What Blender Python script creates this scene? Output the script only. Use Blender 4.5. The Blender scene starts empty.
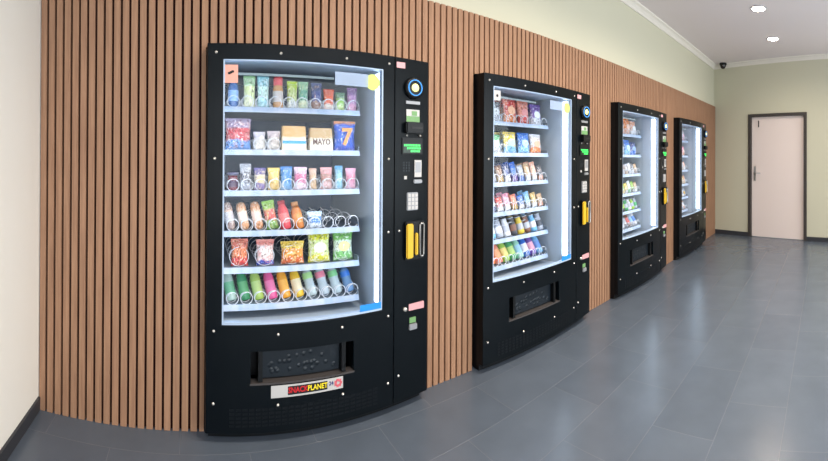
import bpy, bmesh, math, random
from mathutils import Vector, Matrix
random.seed(7)
PI = math.pi
sc = bpy.context.scene
C = sc.collection

# ------------------------------------------------------------------ helpers
def lin(r, g, b):
    f = lambda c: ((c/255+0.055)/1.055)**2.4 if c > 10 else c/255/12.92
    return (f(r), f(g), f(b), 1.0)

MATS = {}
def new_mat(name):
    m = bpy.data.materials.new(name); m.use_nodes = True
    nt = m.node_tree
    return m, nt, nt.nodes['Principled BSDF'] if 'Principled BSDF' in nt.nodes else None

def mat(name, col, rough=0.5, metal=0.0, emit=None, estr=0.0, spec=0.5, bump=0.0, bscale=60):
    if name in MATS: return MATS[name]
    m, nt, p = new_mat(name)
    p.inputs['Base Color'].default_value = col
    p.inputs['Roughness'].default_value = rough
    p.inputs['Metallic'].default_value = metal
    p.inputs['Specular IOR Level'].default_value = spec
    if emit is not None:
        p.inputs['Emission Color'].default_value = emit
        p.inputs['Emission Strength'].default_value = estr
    if bump:
        t = nt.nodes.new('ShaderNodeTexCoord'); n = nt.nodes.new('ShaderNodeTexNoise'); b = nt.nodes.new('ShaderNodeBump')
        n.inputs['Scale'].default_value = bscale; b.inputs['Strength'].default_value = bump; b.inputs['Distance'].default_value = 0.002
        nt.links.new(t.outputs['Object'], n.inputs['Vector']); nt.links.new(n.outputs['Fac'], b.inputs['Height'])
        nt.links.new(b.outputs['Normal'], p.inputs['Normal'])
    MATS[name] = m
    return m

def wood_mat():
    m, nt, p = new_mat('oak_slat'); N = nt.nodes; L = nt.links
    t = N.new('ShaderNodeTexCoord'); mp = N.new('ShaderNodeMapping'); mp.inputs['Scale'].default_value = (24.0, 24.0, 1.1)
    n = N.new('ShaderNodeTexNoise'); n.inputs['Scale'].default_value = 3.0; n.inputs['Detail'].default_value = 6
    r = N.new('ShaderNodeValToRGB')
    r.color_ramp.elements[0].position = 0.28; r.color_ramp.elements[0].color = lin(143, 107, 84)
    r.color_ramp.elements[1].position = 0.75; r.color_ramp.elements[1].color = lin(172, 132, 104)
    L.new(t.outputs['Object'], mp.inputs['Vector']); L.new(mp.outputs['Vector'], n.inputs['Vector'])
    L.new(n.outputs['Fac'], r.inputs['Fac']); L.new(r.outputs['Color'], p.inputs['Base Color'])
    p.inputs['Roughness'].default_value = 0.55
    p.inputs['Specular IOR Level'].default_value = 0.3
    return m

def floor_mat():
    m, nt, p = new_mat('floor_tile'); N = nt.nodes; L = nt.links
    t = N.new('ShaderNodeTexCoord'); mp = N.new('ShaderNodeMapping')
    mp.inputs['Location'].default_value = (-0.245, 0.15, 0)
    L.new(t.outputs['Object'], mp.inputs['Vector'])
    b = N.new('ShaderNodeTexBrick')
    b.inputs['Scale'].default_value = 1.0; b.inputs['Brick Width'].default_value = 0.62; b.inputs['Row Height'].default_value = 0.31
    b.inputs['Mortar Size'].default_value = 0.0025; b.inputs['Mortar Smooth'].default_value = 0.3; b.offset = 0.5
    b.inputs['Color1'].default_value = lin(84, 93, 106); b.inputs['Color2'].default_value = lin(88, 97, 110); b.inputs['Mortar'].default_value = lin(98, 105, 116)
    L.new(mp.outputs['Vector'], b.inputs['Vector'])
    n = N.new('ShaderNodeTexNoise'); n.inputs['Scale'].default_value = 5.0; n.inputs['Detail'].default_value = 8
    L.new(t.outputs['Object'], n.inputs['Vector'])
    mx = N.new('ShaderNodeMixRGB'); mx.blend_type = 'OVERLAY'; mx.inputs['Fac'].default_value = 0.18
    L.new(b.outputs['Color'], mx.inputs['Color1']); L.new(n.outputs['Fac'], mx.inputs['Color2'])
    L.new(mx.outputs['Color'], p.inputs['Base Color'])
    mr = N.new('ShaderNodeMapRange'); mr.inputs['To Min'].default_value = 0.22; mr.inputs['To Max'].default_value = 0.27
    L.new(n.outputs['Fac'], mr.inputs['Value']); L.new(mr.outputs['Result'], p.inputs['Roughness'])
    n2 = N.new('ShaderNodeTexNoise'); n2.inputs['Scale'].default_value = 35
    L.new(t.outputs['Object'], n2.inputs['Vector'])
    bp = N.new('ShaderNodeBump'); bp.inputs['Strength'].default_value = 0.12; bp.inputs['Distance'].default_value = 0.003
    L.new(n2.outputs['Fac'], bp.inputs['Height'])
    bp2 = N.new('ShaderNodeBump'); bp2.invert = True; bp2.inputs['Strength'].default_value = 0.5; bp2.inputs['Distance'].default_value = 0.002
    L.new(b.outputs['Fac'], bp2.inputs['Height']); L.new(bp.outputs['Normal'], bp2.inputs['Normal'])
    L.new(bp2.outputs['Normal'], p.inputs['Normal'])
    p.inputs['Specular IOR Level'].default_value = 0.5
    return m

def glass_mat(name, tint=(1, 1, 1, 1), rough=0.0, ior=1.45):
    m = bpy.data.materials.new(name); m.use_nodes = True
    nt = m.node_tree; N = nt.nodes; L = nt.links; N.clear()
    o = N.new('ShaderNodeOutputMaterial'); mx = N.new('ShaderNodeMixShader'); f = N.new('ShaderNodeFresnel')
    ge = N.new('ShaderNodeNewGeometry'); mr = N.new('ShaderNodeMapRange')      # a pane reflects alike from both of its faces
    mr.inputs['To Min'].default_value = ior; mr.inputs['To Max'].default_value = 1/ior
    L.new(ge.outputs['Backfacing'], mr.inputs['Value']); L.new(mr.outputs['Result'], f.inputs['IOR'])
    tr = N.new('ShaderNodeBsdfTransparent'); tr.inputs['Color'].default_value = tint
    g = N.new('ShaderNodeBsdfGlossy'); g.inputs['Roughness'].default_value = rough
    L.new(f.outputs['Fac'], mx.inputs['Fac']); L.new(tr.outputs[0], mx.inputs[1]); L.new(g.outputs[0], mx.inputs[2]); L.new(mx.outputs[0], o.inputs['Surface'])
    return m

def print_mat(top, mid, bot, accent, cut=(0.34, 0.7), amt=0.5, rough=0.35, marks=True):
    """printed wrapper: three colour bands and blotches of artwork"""
    key = 'wrapper_%s' % abs(hash((top, mid, bot, accent, cut, amt)))
    if key in MATS: return MATS[key]
    m, nt, p = new_mat('printed_wrapper'); N = nt.nodes; L = nt.links
    t = N.new('ShaderNodeTexCoord'); s = N.new('ShaderNodeSeparateXYZ'); L.new(t.outputs['Generated'], s.inputs[0])
    n0 = N.new('ShaderNodeTexNoise'); n0.inputs['Scale'].default_value = 3.0; L.new(t.outputs['Generated'], n0.inputs['Vector'])
    ma = N.new('ShaderNodeMath'); ma.operation = 'MULTIPLY_ADD'; ma.inputs[1].default_value = 0.22; L.new(n0.outputs['Fac'], ma.inputs[0]); 
    sb = N.new('ShaderNodeMath'); sb.operation = 'SUBTRACT'; sb.inputs[1].default_value = 0.11; L.new(s.outputs['Z'], sb.inputs[0]); L.new(sb.outputs[0], ma.inputs[2])
    r = N.new('ShaderNodeValToRGB'); e = r.color_ramp.elements
    e[0].position = cut[0]-0.03; e[0].color = lin(*bot)
    e[1].position = cut[1]+0.03; e[1].color = lin(*top)
    a = e.new(cut[0]+0.03); a.color = lin(*mid); a = e.new(cut[1]-0.03); a.color = lin(*mid)
    L.new(ma.outputs[0], r.inputs['Fac'])
    v = N.new('ShaderNodeTexNoise'); v.inputs['Scale'].default_value = 5.5; v.inputs['Detail'].default_value = 1.0
    off = N.new('ShaderNodeVectorMath'); off.operation = 'ADD'; off.inputs[1].default_value = (random.random()*9, random.random()*9, random.random()*9)
    L.new(t.outputs['Generated'], off.inputs[0]); L.new(off.outputs[0], v.inputs['Vector'])
    r2 = N.new('ShaderNodeValToRGB'); r2.color_ramp.elements[0].position = 0.54; r2.color_ramp.elements[1].position = 0.60
    r2.color_ramp.elements[0].color = (0, 0, 0, 1); r2.color_ramp.elements[1].color = (amt, amt, amt, 1)
    L.new(v.outputs['Fac'], r2.inputs['Fac'])
    mx = N.new('ShaderNodeMixRGB'); L.new(r2.outputs['Color'], mx.inputs['Fac']); L.new(r.outputs['Color'], mx.inputs['Color1']); mx.inputs['Color2'].default_value = lin(*accent)
    # finer printed artwork: small dark and white marks
    f = N.new('ShaderNodeTexNoise'); f.inputs['Scale'].default_value = 11.0; f.inputs['Detail'].default_value = 1.5; L.new(off.outputs[0], f.inputs['Vector'])
    r3 = N.new('ShaderNodeValToRGB'); q = r3.color_ramp.elements; q[0].position = 0.37; q[0].color = (0.75, 0.75, 0.75, 1); q[1].position = 0.42; q[1].color = (0, 0, 0, 1)
    L.new(f.outputs['Fac'], r3.inputs['Fac'])
    m2 = N.new('ShaderNodeMixRGB'); L.new(r3.outputs['Color'], m2.inputs['Fac']); L.new(mx.outputs['Color'], m2.inputs['Color1']); m2.inputs['Color2'].default_value = lin(*[int(c*0.42) for c in mid])
    r4 = N.new('ShaderNodeValToRGB'); q = r4.color_ramp.elements; q[0].position = 0.62; q[0].color = (0, 0, 0, 1); q[1].position = 0.66; q[1].color = (0.8, 0.8, 0.8, 1)
    L.new(f.outputs['Fac'], r4.inputs['Fac'])
    m3 = N.new('ShaderNodeMixRGB'); L.new(r4.outputs['Color'], m3.inputs['Fac']); L.new(m2.outputs['Color'], m3.inputs['Color1']); m3.inputs['Color2'].default_value = lin(245, 243, 240)
    L.new((m3 if marks else mx).outputs['Color'], p.inputs['Base Color']); p.inputs['Roughness'].default_value = rough
    MATS[key] = m
    return m

class MB:
    def __init__(s): s.bm = bmesh.new()
    def box(s, x0, x1, y0, y1, z0, z1, mi=0):
        v = [s.bm.verts.new(p) for p in ((x0,y0,z0),(x1,y0,z0),(x1,y1,z0),(x0,y1,z0),(x0,y0,z1),(x1,y0,z1),(x1,y1,z1),(x0,y1,z1))]
        for f in ((3,2,1,0),(4,5,6,7),(0,1,5,4),(1,2,6,5),(2,3,7,6),(3,0,4,7)):
            q = s.bm.faces.new([v[i] for i in f]); q.material_index = mi
        return s
    def bevel(s, w, seg=2):
        bmesh.ops.bevel(s.bm, geom=list(s.bm.edges), offset=w, segments=seg, affect='EDGES', clamp_overlap=True)
        return s
    def lathe(s, prof, n=20, c=(0,0,0), axis='z', cap=True):
        rings = []
        for r, h in prof:
            ring = []
            for i in range(n):
                a = 2*PI*i/n
                if axis == 'z': p = (c[0]+r*math.cos(a), c[1]+r*math.sin(a), c[2]+h)
                else: p = (c[0]+r*math.cos(a), c[1]-h, c[2]+r*math.sin(a))     # axis y: height runs towards -y
                ring.append(s.bm.verts.new(p))
            rings.append(ring)
        for a, b in zip(rings, rings[1:]):
            for i in range(n):
                s.bm.faces.new((a[i], a[(i+1) % n], b[(i+1) % n], b[i]))
        if cap:
            if prof[0][0] > 1e-6: s.bm.faces.new(list(reversed(rings[0])))
            if prof[-1][0] > 1e-6: s.bm.faces.new(rings[-1])
        return s
    def tube(s, pts, r, n=6, closed=False):
        pts = [Vector(p) for p in pts]; rings = []; m = len(pts)
        for i, p in enumerate(pts):
            d = (pts[(i+1) % m if closed else min(i+1, m-1)] - pts[(i-1) % m if closed else max(i-1, 0)]).normalized()
            a = d.cross(Vector((0.13, 0.31, 0.94)));
            if a.length < 1e-3: a = d.cross(Vector((1, 0, 0)))
            a.normalize(); b = d.cross(a)
            rings.append([s.bm.verts.new(p + r*(math.cos(2*PI*k/n)*a + math.sin(2*PI*k/n)*b)) for k in range(n)])
        for i in range(m if closed else m-1):
            A, B = rings[i], rings[(i+1) % m]
            for k in range(n): s.bm.faces.new((A[k], A[(k+1) % n], B[(k+1) % n], B[k]))
        if not closed:
            s.bm.faces.new(list(reversed(rings[0]))); s.bm.faces.new(rings[-1])
        return s
    def curved(s, xs, zs, yf, keep, thick):
        """grid panel following y = yf(x); cells for which keep() is true; front at yf, back at yf+thick"""
        F, B = {}, {}
        def vf(i, j):
            if (i, j) not in F:
                F[i, j] = s.bm.verts.new((xs[i], yf(xs[i]), zs[j])); B[i, j] = s.bm.verts.new((xs[i], yf(xs[i])+thick, zs[j]))
            return F[i, j], B[i, j]
        nx, nz = len(xs)-1, len(zs)-1
        K = lambda i, j: 0 <= i < nx and 0 <= j < nz and keep((xs[i]+xs[i+1])/2, (zs[j]+zs[j+1])/2)
        for i in range(nx):
            for j in range(nz):
                if not K(i, j): continue
                a, b, c, d = vf(i, j), vf(i+1, j), vf(i+1, j+1), vf(i, j+1)
                s.bm.faces.new((a[0], b[0], c[0], d[0])); s.bm.faces.new((d[1], c[1], b[1], a[1]))
                if not K(i, j-1): s.bm.faces.new((a[0], a[1], b[1], b[0]))
                if not K(i, j+1): s.bm.faces.new((c[0], c[1], d[1], d[0]))
                if not K(i-1, j): s.bm.faces.new((d[0], d[1], a[1], a[0]))
                if not K(i+1, j): s.bm.faces.new((b[0], b[1], c[1], c[0]))
        return s
    def mesh(s, name, mats, smooth=False):
        bmesh.ops.recalc_face_normals(s.bm, faces=s.bm.faces)
        me = bpy.data.meshes.new(name); s.bm.to_mesh(me); s.bm.free()
        for m in (mats if isinstance(mats, (list, tuple)) else [mats]): me.materials.append(m)
        if smooth:
            for p in me.polygons: p.use_smooth = True
        return me
    def build(s, name, mats, parent=None, smooth=False):
        return put(name, s.mesh(name, mats, smooth), parent)

def put(name, me, parent=None, loc=None):
    o = bpy.data.objects.new(name, me); C.objects.link(o)
    if parent: o.parent = parent
    if loc: o.location = loc
    return o

def tag(o, label=None, cat=None, group=None, kind=None):
    if label: o['label'] = label
    if cat: o['category'] = cat
    if group: o['group'] = group
    if kind: o['kind'] = kind
    return o

def empty(name, loc, label, cat, group=None):
    o = bpy.data.objects.new(name, None); C.objects.link(o); o.location = loc; o.empty_display_size = 0.05
    return tag(o, label, cat, group)

def dup(o, parent=None):
    c = o.copy(); C.objects.link(c); c.parent = parent
    for ch in list(o.children): dup(ch, c)
    return c

def text_obj(name, body, size, m, parent, loc, rot=(PI/2, 0, 0), align='CENTER', sx=1.0, ext=0.0004, bold=0.0):
    cu = bpy.data.curves.new(name, 'FONT'); cu.body = body; cu.size = size; cu.align_x = align; cu.align_y = 'CENTER'
    cu.extrude = ext; cu.resolution_u = 2; cu.offset = bold
    t = bpy.data.objects.new(name, cu); C.objects.link(t)
    dg = bpy.context.evaluated_depsgraph_get(); me = bpy.data.meshes.new_from_object(t.evaluated_get(dg))
    bpy.data.objects.remove(t); bpy.data.curves.remove(cu)
    me.transform(Matrix.Diagonal((sx, 1, 1, 1)))
    me.materials.clear(); me.materials.append(m)
    o = put(name, me, parent, loc); o.rotation_euler = rot
    return o

# ------------------------------------------------------------------ materials
WOOD = wood_mat(); FLOOR = floor_mat()
FELT = mat('black_felt', lin(46, 24, 22), 0.95, spec=0.1)
PLASTER = mat('sage_cream_plaster', lin(201, 198, 177), 0.85, bump=0.15, bscale=120, spec=0.2)
CREAM = mat('cream_plaster', lin(243, 241, 235), 0.85, bump=0.15, bscale=120, spec=0.2)
CEIL = mat('ceiling_paint', lin(228, 219, 219), 0.9, spec=0.2)
CORN = mat('cornice_plaster', lin(228, 222, 212), 0.8, spec=0.2)
BASEB = mat('dark_baseboard', lin(52, 54, 60), 0.5)
BLACK = mat('black_powder_coat', lin(7, 13, 18), 0.28, bump=0.1, bscale=500, spec=0.16)
BLACKG = mat('black_side_panel', lin(10, 12, 16), 0.45, spec=0.25)
DARKPL = mat('dark_plastic', lin(9, 11, 14), 0.4, spec=0.3)
FLAP = mat('grey_black_flap', lin(22, 30, 38), 0.4, spec=0.35)
LEDGE = mat('brown_grey_lip', lin(66, 62, 62), 0.5)
BOLTM = mat('bright_steel', lin(225, 222, 215), 0.25, 0.6)
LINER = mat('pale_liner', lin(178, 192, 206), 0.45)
LINERB = mat('shade_tinted_back_liner', lin(44, 74, 108), 0.55)  # colour darkened and blued to stand in for the dim cabinet depth
TRAY = mat('tray_grey', lin(120, 135, 150), 0.45)
WIRE = mat('bright_wire', lin(236, 240, 248), 0.3)
GASK = mat('pale_gasket', lin(176, 196, 222), 0.4)
LED = mat('led_white', lin(235, 245, 255), 0.4, emit=lin(214, 236, 255), estr=4.8)
LEDT = mat('led_header', lin(130, 145, 150), 0.4, emit=lin(226, 245, 240), estr=0.12)
GLASS = glass_mat('clear_glass', (0.985, 0.99, 1, 1), 0.0, 1.25)
WINGL = glass_mat('window_glass', (0.97, 0.98, 0.98, 1))
WHITE = mat('white_plastic', lin(190, 188, 187), 0.45)
SILVER = mat('silver_plastic', lin(150, 152, 157), 0.4, 0.3)
YELLOW = mat('yellow_plastic', lin(214, 176, 40), 0.45)
BLUELED = mat('blue_ring_light', lin(60, 140, 220), 0.4, emit=lin(60, 150, 235), estr=0.35)
YELLED = mat('yellow_glow', lin(250, 245, 150), 0.4, emit=lin(250, 244, 160), estr=0.7)
GREENLED = mat('green_display_glow', lin(60, 220, 90), 0.4, emit=lin(60, 235, 100), estr=1.0)
DISPBG = mat('display_background', lin(8, 30, 18), 0.3, emit=lin(15, 80, 35), estr=0.15)
GREENP = mat('green_sticker', lin(110, 155, 100), 0.5)
PINKP = mat('pink_sticker', lin(215, 160, 165), 0.5)
SALMON = mat('salmon_sticker', lin(232, 165, 148), 0.6)
BLUEP = mat('blue_sticker', lin(30, 140, 225), 0.5)
LIMEP = mat('lime_sticker', lin(192, 208, 112), 0.5)
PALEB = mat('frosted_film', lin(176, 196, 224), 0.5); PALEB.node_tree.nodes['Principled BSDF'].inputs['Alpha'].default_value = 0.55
RED = mat('red_print', lin(205, 30, 40), 0.5)
YELP = mat('yellow_print', lin(245, 220, 40), 0.5)
NAVY = mat('navy_print', lin(40, 40, 110), 0.5)
BLKP = mat('black_print', lin(15, 15, 18), 0.5)
DOORW = mat('door_laminate', lin(234, 219, 213), 0.55)
DOORF = mat('door_frame_brown', lin(62, 57, 55), 0.5)
STEEL = mat('brushed_steel', lin(200, 198, 195), 0.3, 0.8)
LAMPM = mat('downlight_lens', lin(255, 240, 220), 0.4, emit=(1.0, 0.86, 0.68, 1), estr=24.0)

def bright_strip():
    m, nt, p = new_mat('price_strip'); N = nt.nodes; L = nt.links
    t = N.new('ShaderNodeTexCoord'); n = N.new('ShaderNodeTexNoise'); mp = N.new('ShaderNodeMapping'); mp.inputs['Scale'].default_value = (22, 1, 1)
    r = N.new('ShaderNodeValToRGB'); e = r.color_ramp.elements
    e[0].position = 0.35; e[0].color = lin(160, 182, 210); e[1].position = 0.65; e[1].color = lin(186, 196, 216)
    L.new(t.outputs['Object'], mp.inputs['Vector']); L.new(mp.outputs['Vector'], n.inputs['Vector']); n.inputs['Scale'].default_value = 1
    L.new(n.outputs['Fac'], r.inputs['Fac']); L.new(r.outputs['Color'], p.inputs['Base Color']); p.inputs['Roughness'].default_value = 0.3
    return m
STRIP = bright_strip()

# ------------------------------------------------------------------ dimensions (metres; slat fronts lie at y = 0)
XL, XB, BANG = -0.785, 6.74, -0.2507
HS, HC, HCEIL = 2.202, 2.855, 2.925
CAMH, CAMD = 1.3135, 1.905
MX = [0.048, 1.590, 3.200, 4.768]; MW, MH = 1.142, 1.825
YF = -4.5
# ------------------------------------------------------------------ room shell
def struct(o): return tag(o, kind='structure')
m = MB(); m.box(XL-0.1, XB+0.4, YF-0.1, 0.92, -0.1, 0); struct(m.build('floor', FLOOR))
m = MB(); m.box(XL-0.1, XB+0.4, YF-0.1, 0.92, HCEIL, HCEIL+0.1); struct(m.build('ceiling', CEIL))
m = MB(); m.box(XL-0.1, XL, YF-0.1, 0.92, 0, HCEIL); struct(m.build('wall_left', CREAM))
m = MB()
e = 0.003
xs = [XL]
for x in MX: xs += [x-e, x+MW+e]
xs.append(XB+0.02)
for i in range(0, len(xs), 2): m.box(xs[i], xs[i+1], 0.03, 0.13, 0, MH+e)
m.box(XL, XB+0.02, 0.03, 0.13, MH+e, HCEIL)
m.box(XL, XB+0.02, 0.86, 0.92, 0, HCEIL)               # back of the recess the machines stand in
wall_back = struct(m.build('wall_back', PLASTER))
# slatted oak cladding on the long wall
m = MB()
for i in range(0, len(xs), 2): m.box(xs[i], min(xs[i+1], XB), 0.02, 0.03, 0, MH+e)
m.box(XL, XB, 0.02, 0.03, MH+e, HS)
clad = struct(m.build('wall_cladding', FELT))
m = MB(); pitch = 0.0422; n = int((XB-XL)/pitch)
for k in range(n+1):
    a = XL+0.006+k*pitch; b = min(a+0.0305, XB-0.002)
    if b-a < 0.008: continue
    z0 = 0.0
    a2, b2 = a, b
    for x in MX:
        if b > x-e and a < x+MW+e: z0 = MH+e
    m.box(a, b, 0.0, 0.021, z0+0.001, HS)
    if z0 > 0:                                   # a slat cut lengthwise beside a machine
        for x in MX:
            if a < x-e-0.006 < b: m.box(a, x-e-0.001, 0.0, 0.021, 0.001, MH+e)
            if a < x+MW+e+0.006 < b: m.box(x+MW+e+0.001, b, 0.0, 0.021, 0.001, MH+e)
tag(m.build('slats', WOOD, clad), 'vertical oak slats')

# end wall with its door
def end_frame(o):
    o.location = (XB, 0, 0); o.rotation_euler = (0, 0, BANG)   # local -y runs along the wall, local +x goes outwards
def EB(m, t0, t1, x0, x1, z0, z1, mi=0): return m.box(x0, x1, -t1, -t0, z0, z1, mi)
D0, D1, DZ = 0.638, 1.653, 2.037
m = MB(); EB(m, -0.1, D0, 0, 0.12, 0, HCEIL); EB(m, D1, 4.9, 0, 0.12, 0, HCEIL); EB(m, D0, D1, 0, 0.12, DZ, HCEIL)
we = struct(m.build('wall_end', PLASTER)); end_frame(we)
door = MB(); EB(door, D0+0.050, D1-0.050, 0.03, 0.07, 0.008, DZ-0.048)
dr = struct(door.build('door_1', DOORW)); end_frame(dr)
m = MB(); EB(m, D0-0.002, D0+0.048, -0.018, 0.1, 0, DZ); EB(m, D1-0.048, D1+0.002, -0.018, 0.1, 0, DZ); EB(m, D0+0.048, D1-0.048, -0.018, 0.1, DZ-0.046, DZ)
tag(m.build('door_frame', DOORF, dr), 'dark brown door frame')
m = MB(); EB(m, D0+0.085, D0+0.125, 0.024, 0.03, 0.93, 1.17); m.bevel(0.002)
h = m.build('door_handle', STEEL, dr)
m = MB(); m.tube([(0.03, -D0-0.105, 1.06), (-0.02, -D0-0.105, 1.06), (-0.022, -D0-0.13, 1.06), (-0.022, -D0-0.225, 1.06)], 0.009, 8)
m.build('lever', STEEL, h, True)
m = MB(); m.lathe([(0.006, -0.0), (0.012, 0.0), (0.012, 0.01), (0.006, 0.01)], 10, (0, 0, 0)); 
for v in m.bm.verts: v.co = Vector((0.03-v.co.z, -D0-0.105+v.co.x, 0.965+v.co.y))
m.build('lock_cylinder', STEEL, h, True)
m = MB(); EB(m, D0+0.165, D0+0.180, 0.015, 0.03, 1.82, 1.93); m.bevel(0.004); tag(m.build('door_latch', DARKPL, dr), 'small dark fitting near the top of the door')
m = MB(); EB(m, 0, D0-0.004, -0.012, 0.0, 0, 0.07); EB(m, D1+0.004, 4.6, -0.012, 0.0, 0, 0.07)
o = struct(m.build('baseboard_end', BASEB)); end_frame(o)
m = MB(); m.box(XL, XL+0.012, YF, -0.0, 0, 0.068); struct(m.build('baseboard_left', BASEB))

# cornice mouldings
def cornice(pts_fn, length, name, fr=None):
    prof = [(0, HC), (0.012, HC), (0.018, HC+0.02), (0.04, HC+0.045), (0.062, HC+0.056), (0.066, HCEIL), (0, HCEIL)]
    m = MB(); A = [m.bm.verts.new(pts_fn(0, d, z)) for d, z in prof]; B = [m.bm.verts.new(pts_fn(length, d, z)) for d, z in prof]
    for i in range(len(prof)): m.bm.faces.new((A[i], A[(i+1) % len(prof)], B[(i+1) % len(prof)], B[i]))
    m.bm.faces.new(A); m.bm.faces.new(list(reversed(B)))
    o = struct(m.build(name, CORN))
    if fr: fr(o)
cornice(lambda t, d, z: (XL+t, 0.03-d, z), XB-XL, 'trim_1')
cornice(lambda t, d, z: (-d, -t, z), 4.6, 'trim_2', end_frame)
cornice(lambda t, d, z: (XL+d, -t, z), 4.5, 'trim_3')

# unseen shop-front window behind the camera, widened to spread its daylight
WZ0, WZ1 = 0.12, 2.62
wins = [(-0.60, 5.35)]
m = MB(); prev = XL-0.1
for a, b in wins:
    m.box(prev, a, YF-0.12, YF, 0, HCEIL); m.box(a, b, YF-0.12, YF, 0, WZ0); m.box(a, b, YF-0.12, YF, WZ1, HCEIL); prev = b
m.box(prev, XB+0.4, YF-0.12, YF, 0, HCEIL)
struct(m.build('wall_front', CREAM))
for k, (a, b) in enumerate(wins):
    m = MB()
    for (p, q, r, s) in ((a, a+0.05, WZ0, WZ1), (b-0.05, b, WZ0, WZ1), (a+0.05, b-0.05, WZ0, WZ0+0.05), (a+0.05, b-0.05, WZ1-0.05, WZ1), (a+0.05, b-0.05, WZ1-0.08, WZ1-0.05)):
        m.box(p, q, YF-0.09, YF-0.03, r, s)
    w = struct(m.build('window_%d' % (k+1), DOORF))
    m = MB(); m.box(a+0.04, b-0.04, YF-0.064, YF-0.058, WZ0+0.04, WZ1-0.04); m.build('pane', WINGL, w)

# ------------------------------------------------------------------ the vending machine
SAG, DEP = 0.032, 0.082
def yb(x): return -(DEP + SAG*(1-((x-MW/2)/(MW/2))**2))
def ybo(d): return lambda x: yb(x)+d
def lspace(a, b, step):
    n = max(1, round((b-a)/step)); return [a+(b-a)*i/n for i in range(n+1)]
def grid(*vals, step=0.04):
    out = []
    for a, b in zip(vals, vals[1:]): out += lspace(a, b, step)[:-1]
    return out + [vals[-1]]
GX0, GX1, GZ0, GZ1 = 0.073, 0.858, 0.542, 1.752
SPLIT = 0.927
SHZ = [1.552, 1.336, 1.130, 0.927, 0.742, 0.556]
SY = 0.100                       # where the shelf fronts lie
LANE10 = [0.139+0.0718*i for i in range(10)]
LANE = {  # per shelf: list of (offset, spiral radius, coil pitch)
    0: [(x, 0.031, 0.06) for x in LANE10],
    1: [(0.1745, 0.048, 0.085), (0.275, 0.033, 0.06), (0.348, 0.033, 0.06), (0.456, 0.048, 0.085), (0.608, 0.048, 0.085), (0.74, 0.048, 0.085)],
    2: [(x, 0.031, 0.06) for x in LANE10],
    3: [(x, 0.031, 0.06 if x < 0.6 else 0.14) for x in LANE10],
    4: [(0.1745, 0.050, 0.085), (0.308, 0.050, 0.085), (0.456, 0.050, 0.085), (0.603, 0.050, 0.085), (0.74, 0.050, 0.085)],
    5: [(x, 0.031, 0.07) for x in LANE10],
}
def helix_mesh(r, pitch, turns):
    pts = []; n = 14
    for i in range(n): a = 2*PI*i/n + PI/2; pts.append((r*math.cos(a), 0.0006*i-0.0084, r*math.sin(a)))     # flat closing ring at the front
    for i in range(int(turns*n)+1):
        a = 2*PI*i/n + PI/2
        pts.append((r*math.cos(a), pitch*i/n, r*math.sin(a)))
    return MB().tube(pts, 0.0021 if r < 0.04 else 0.0018, 5).mesh('spiral', WIRE, True)
HEL = {}
def helix(r, p):
    if (r, p) not in HEL: HEL[r, p] = helix_mesh(r, p, 0.42/p)
    return HEL[r, p]

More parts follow.
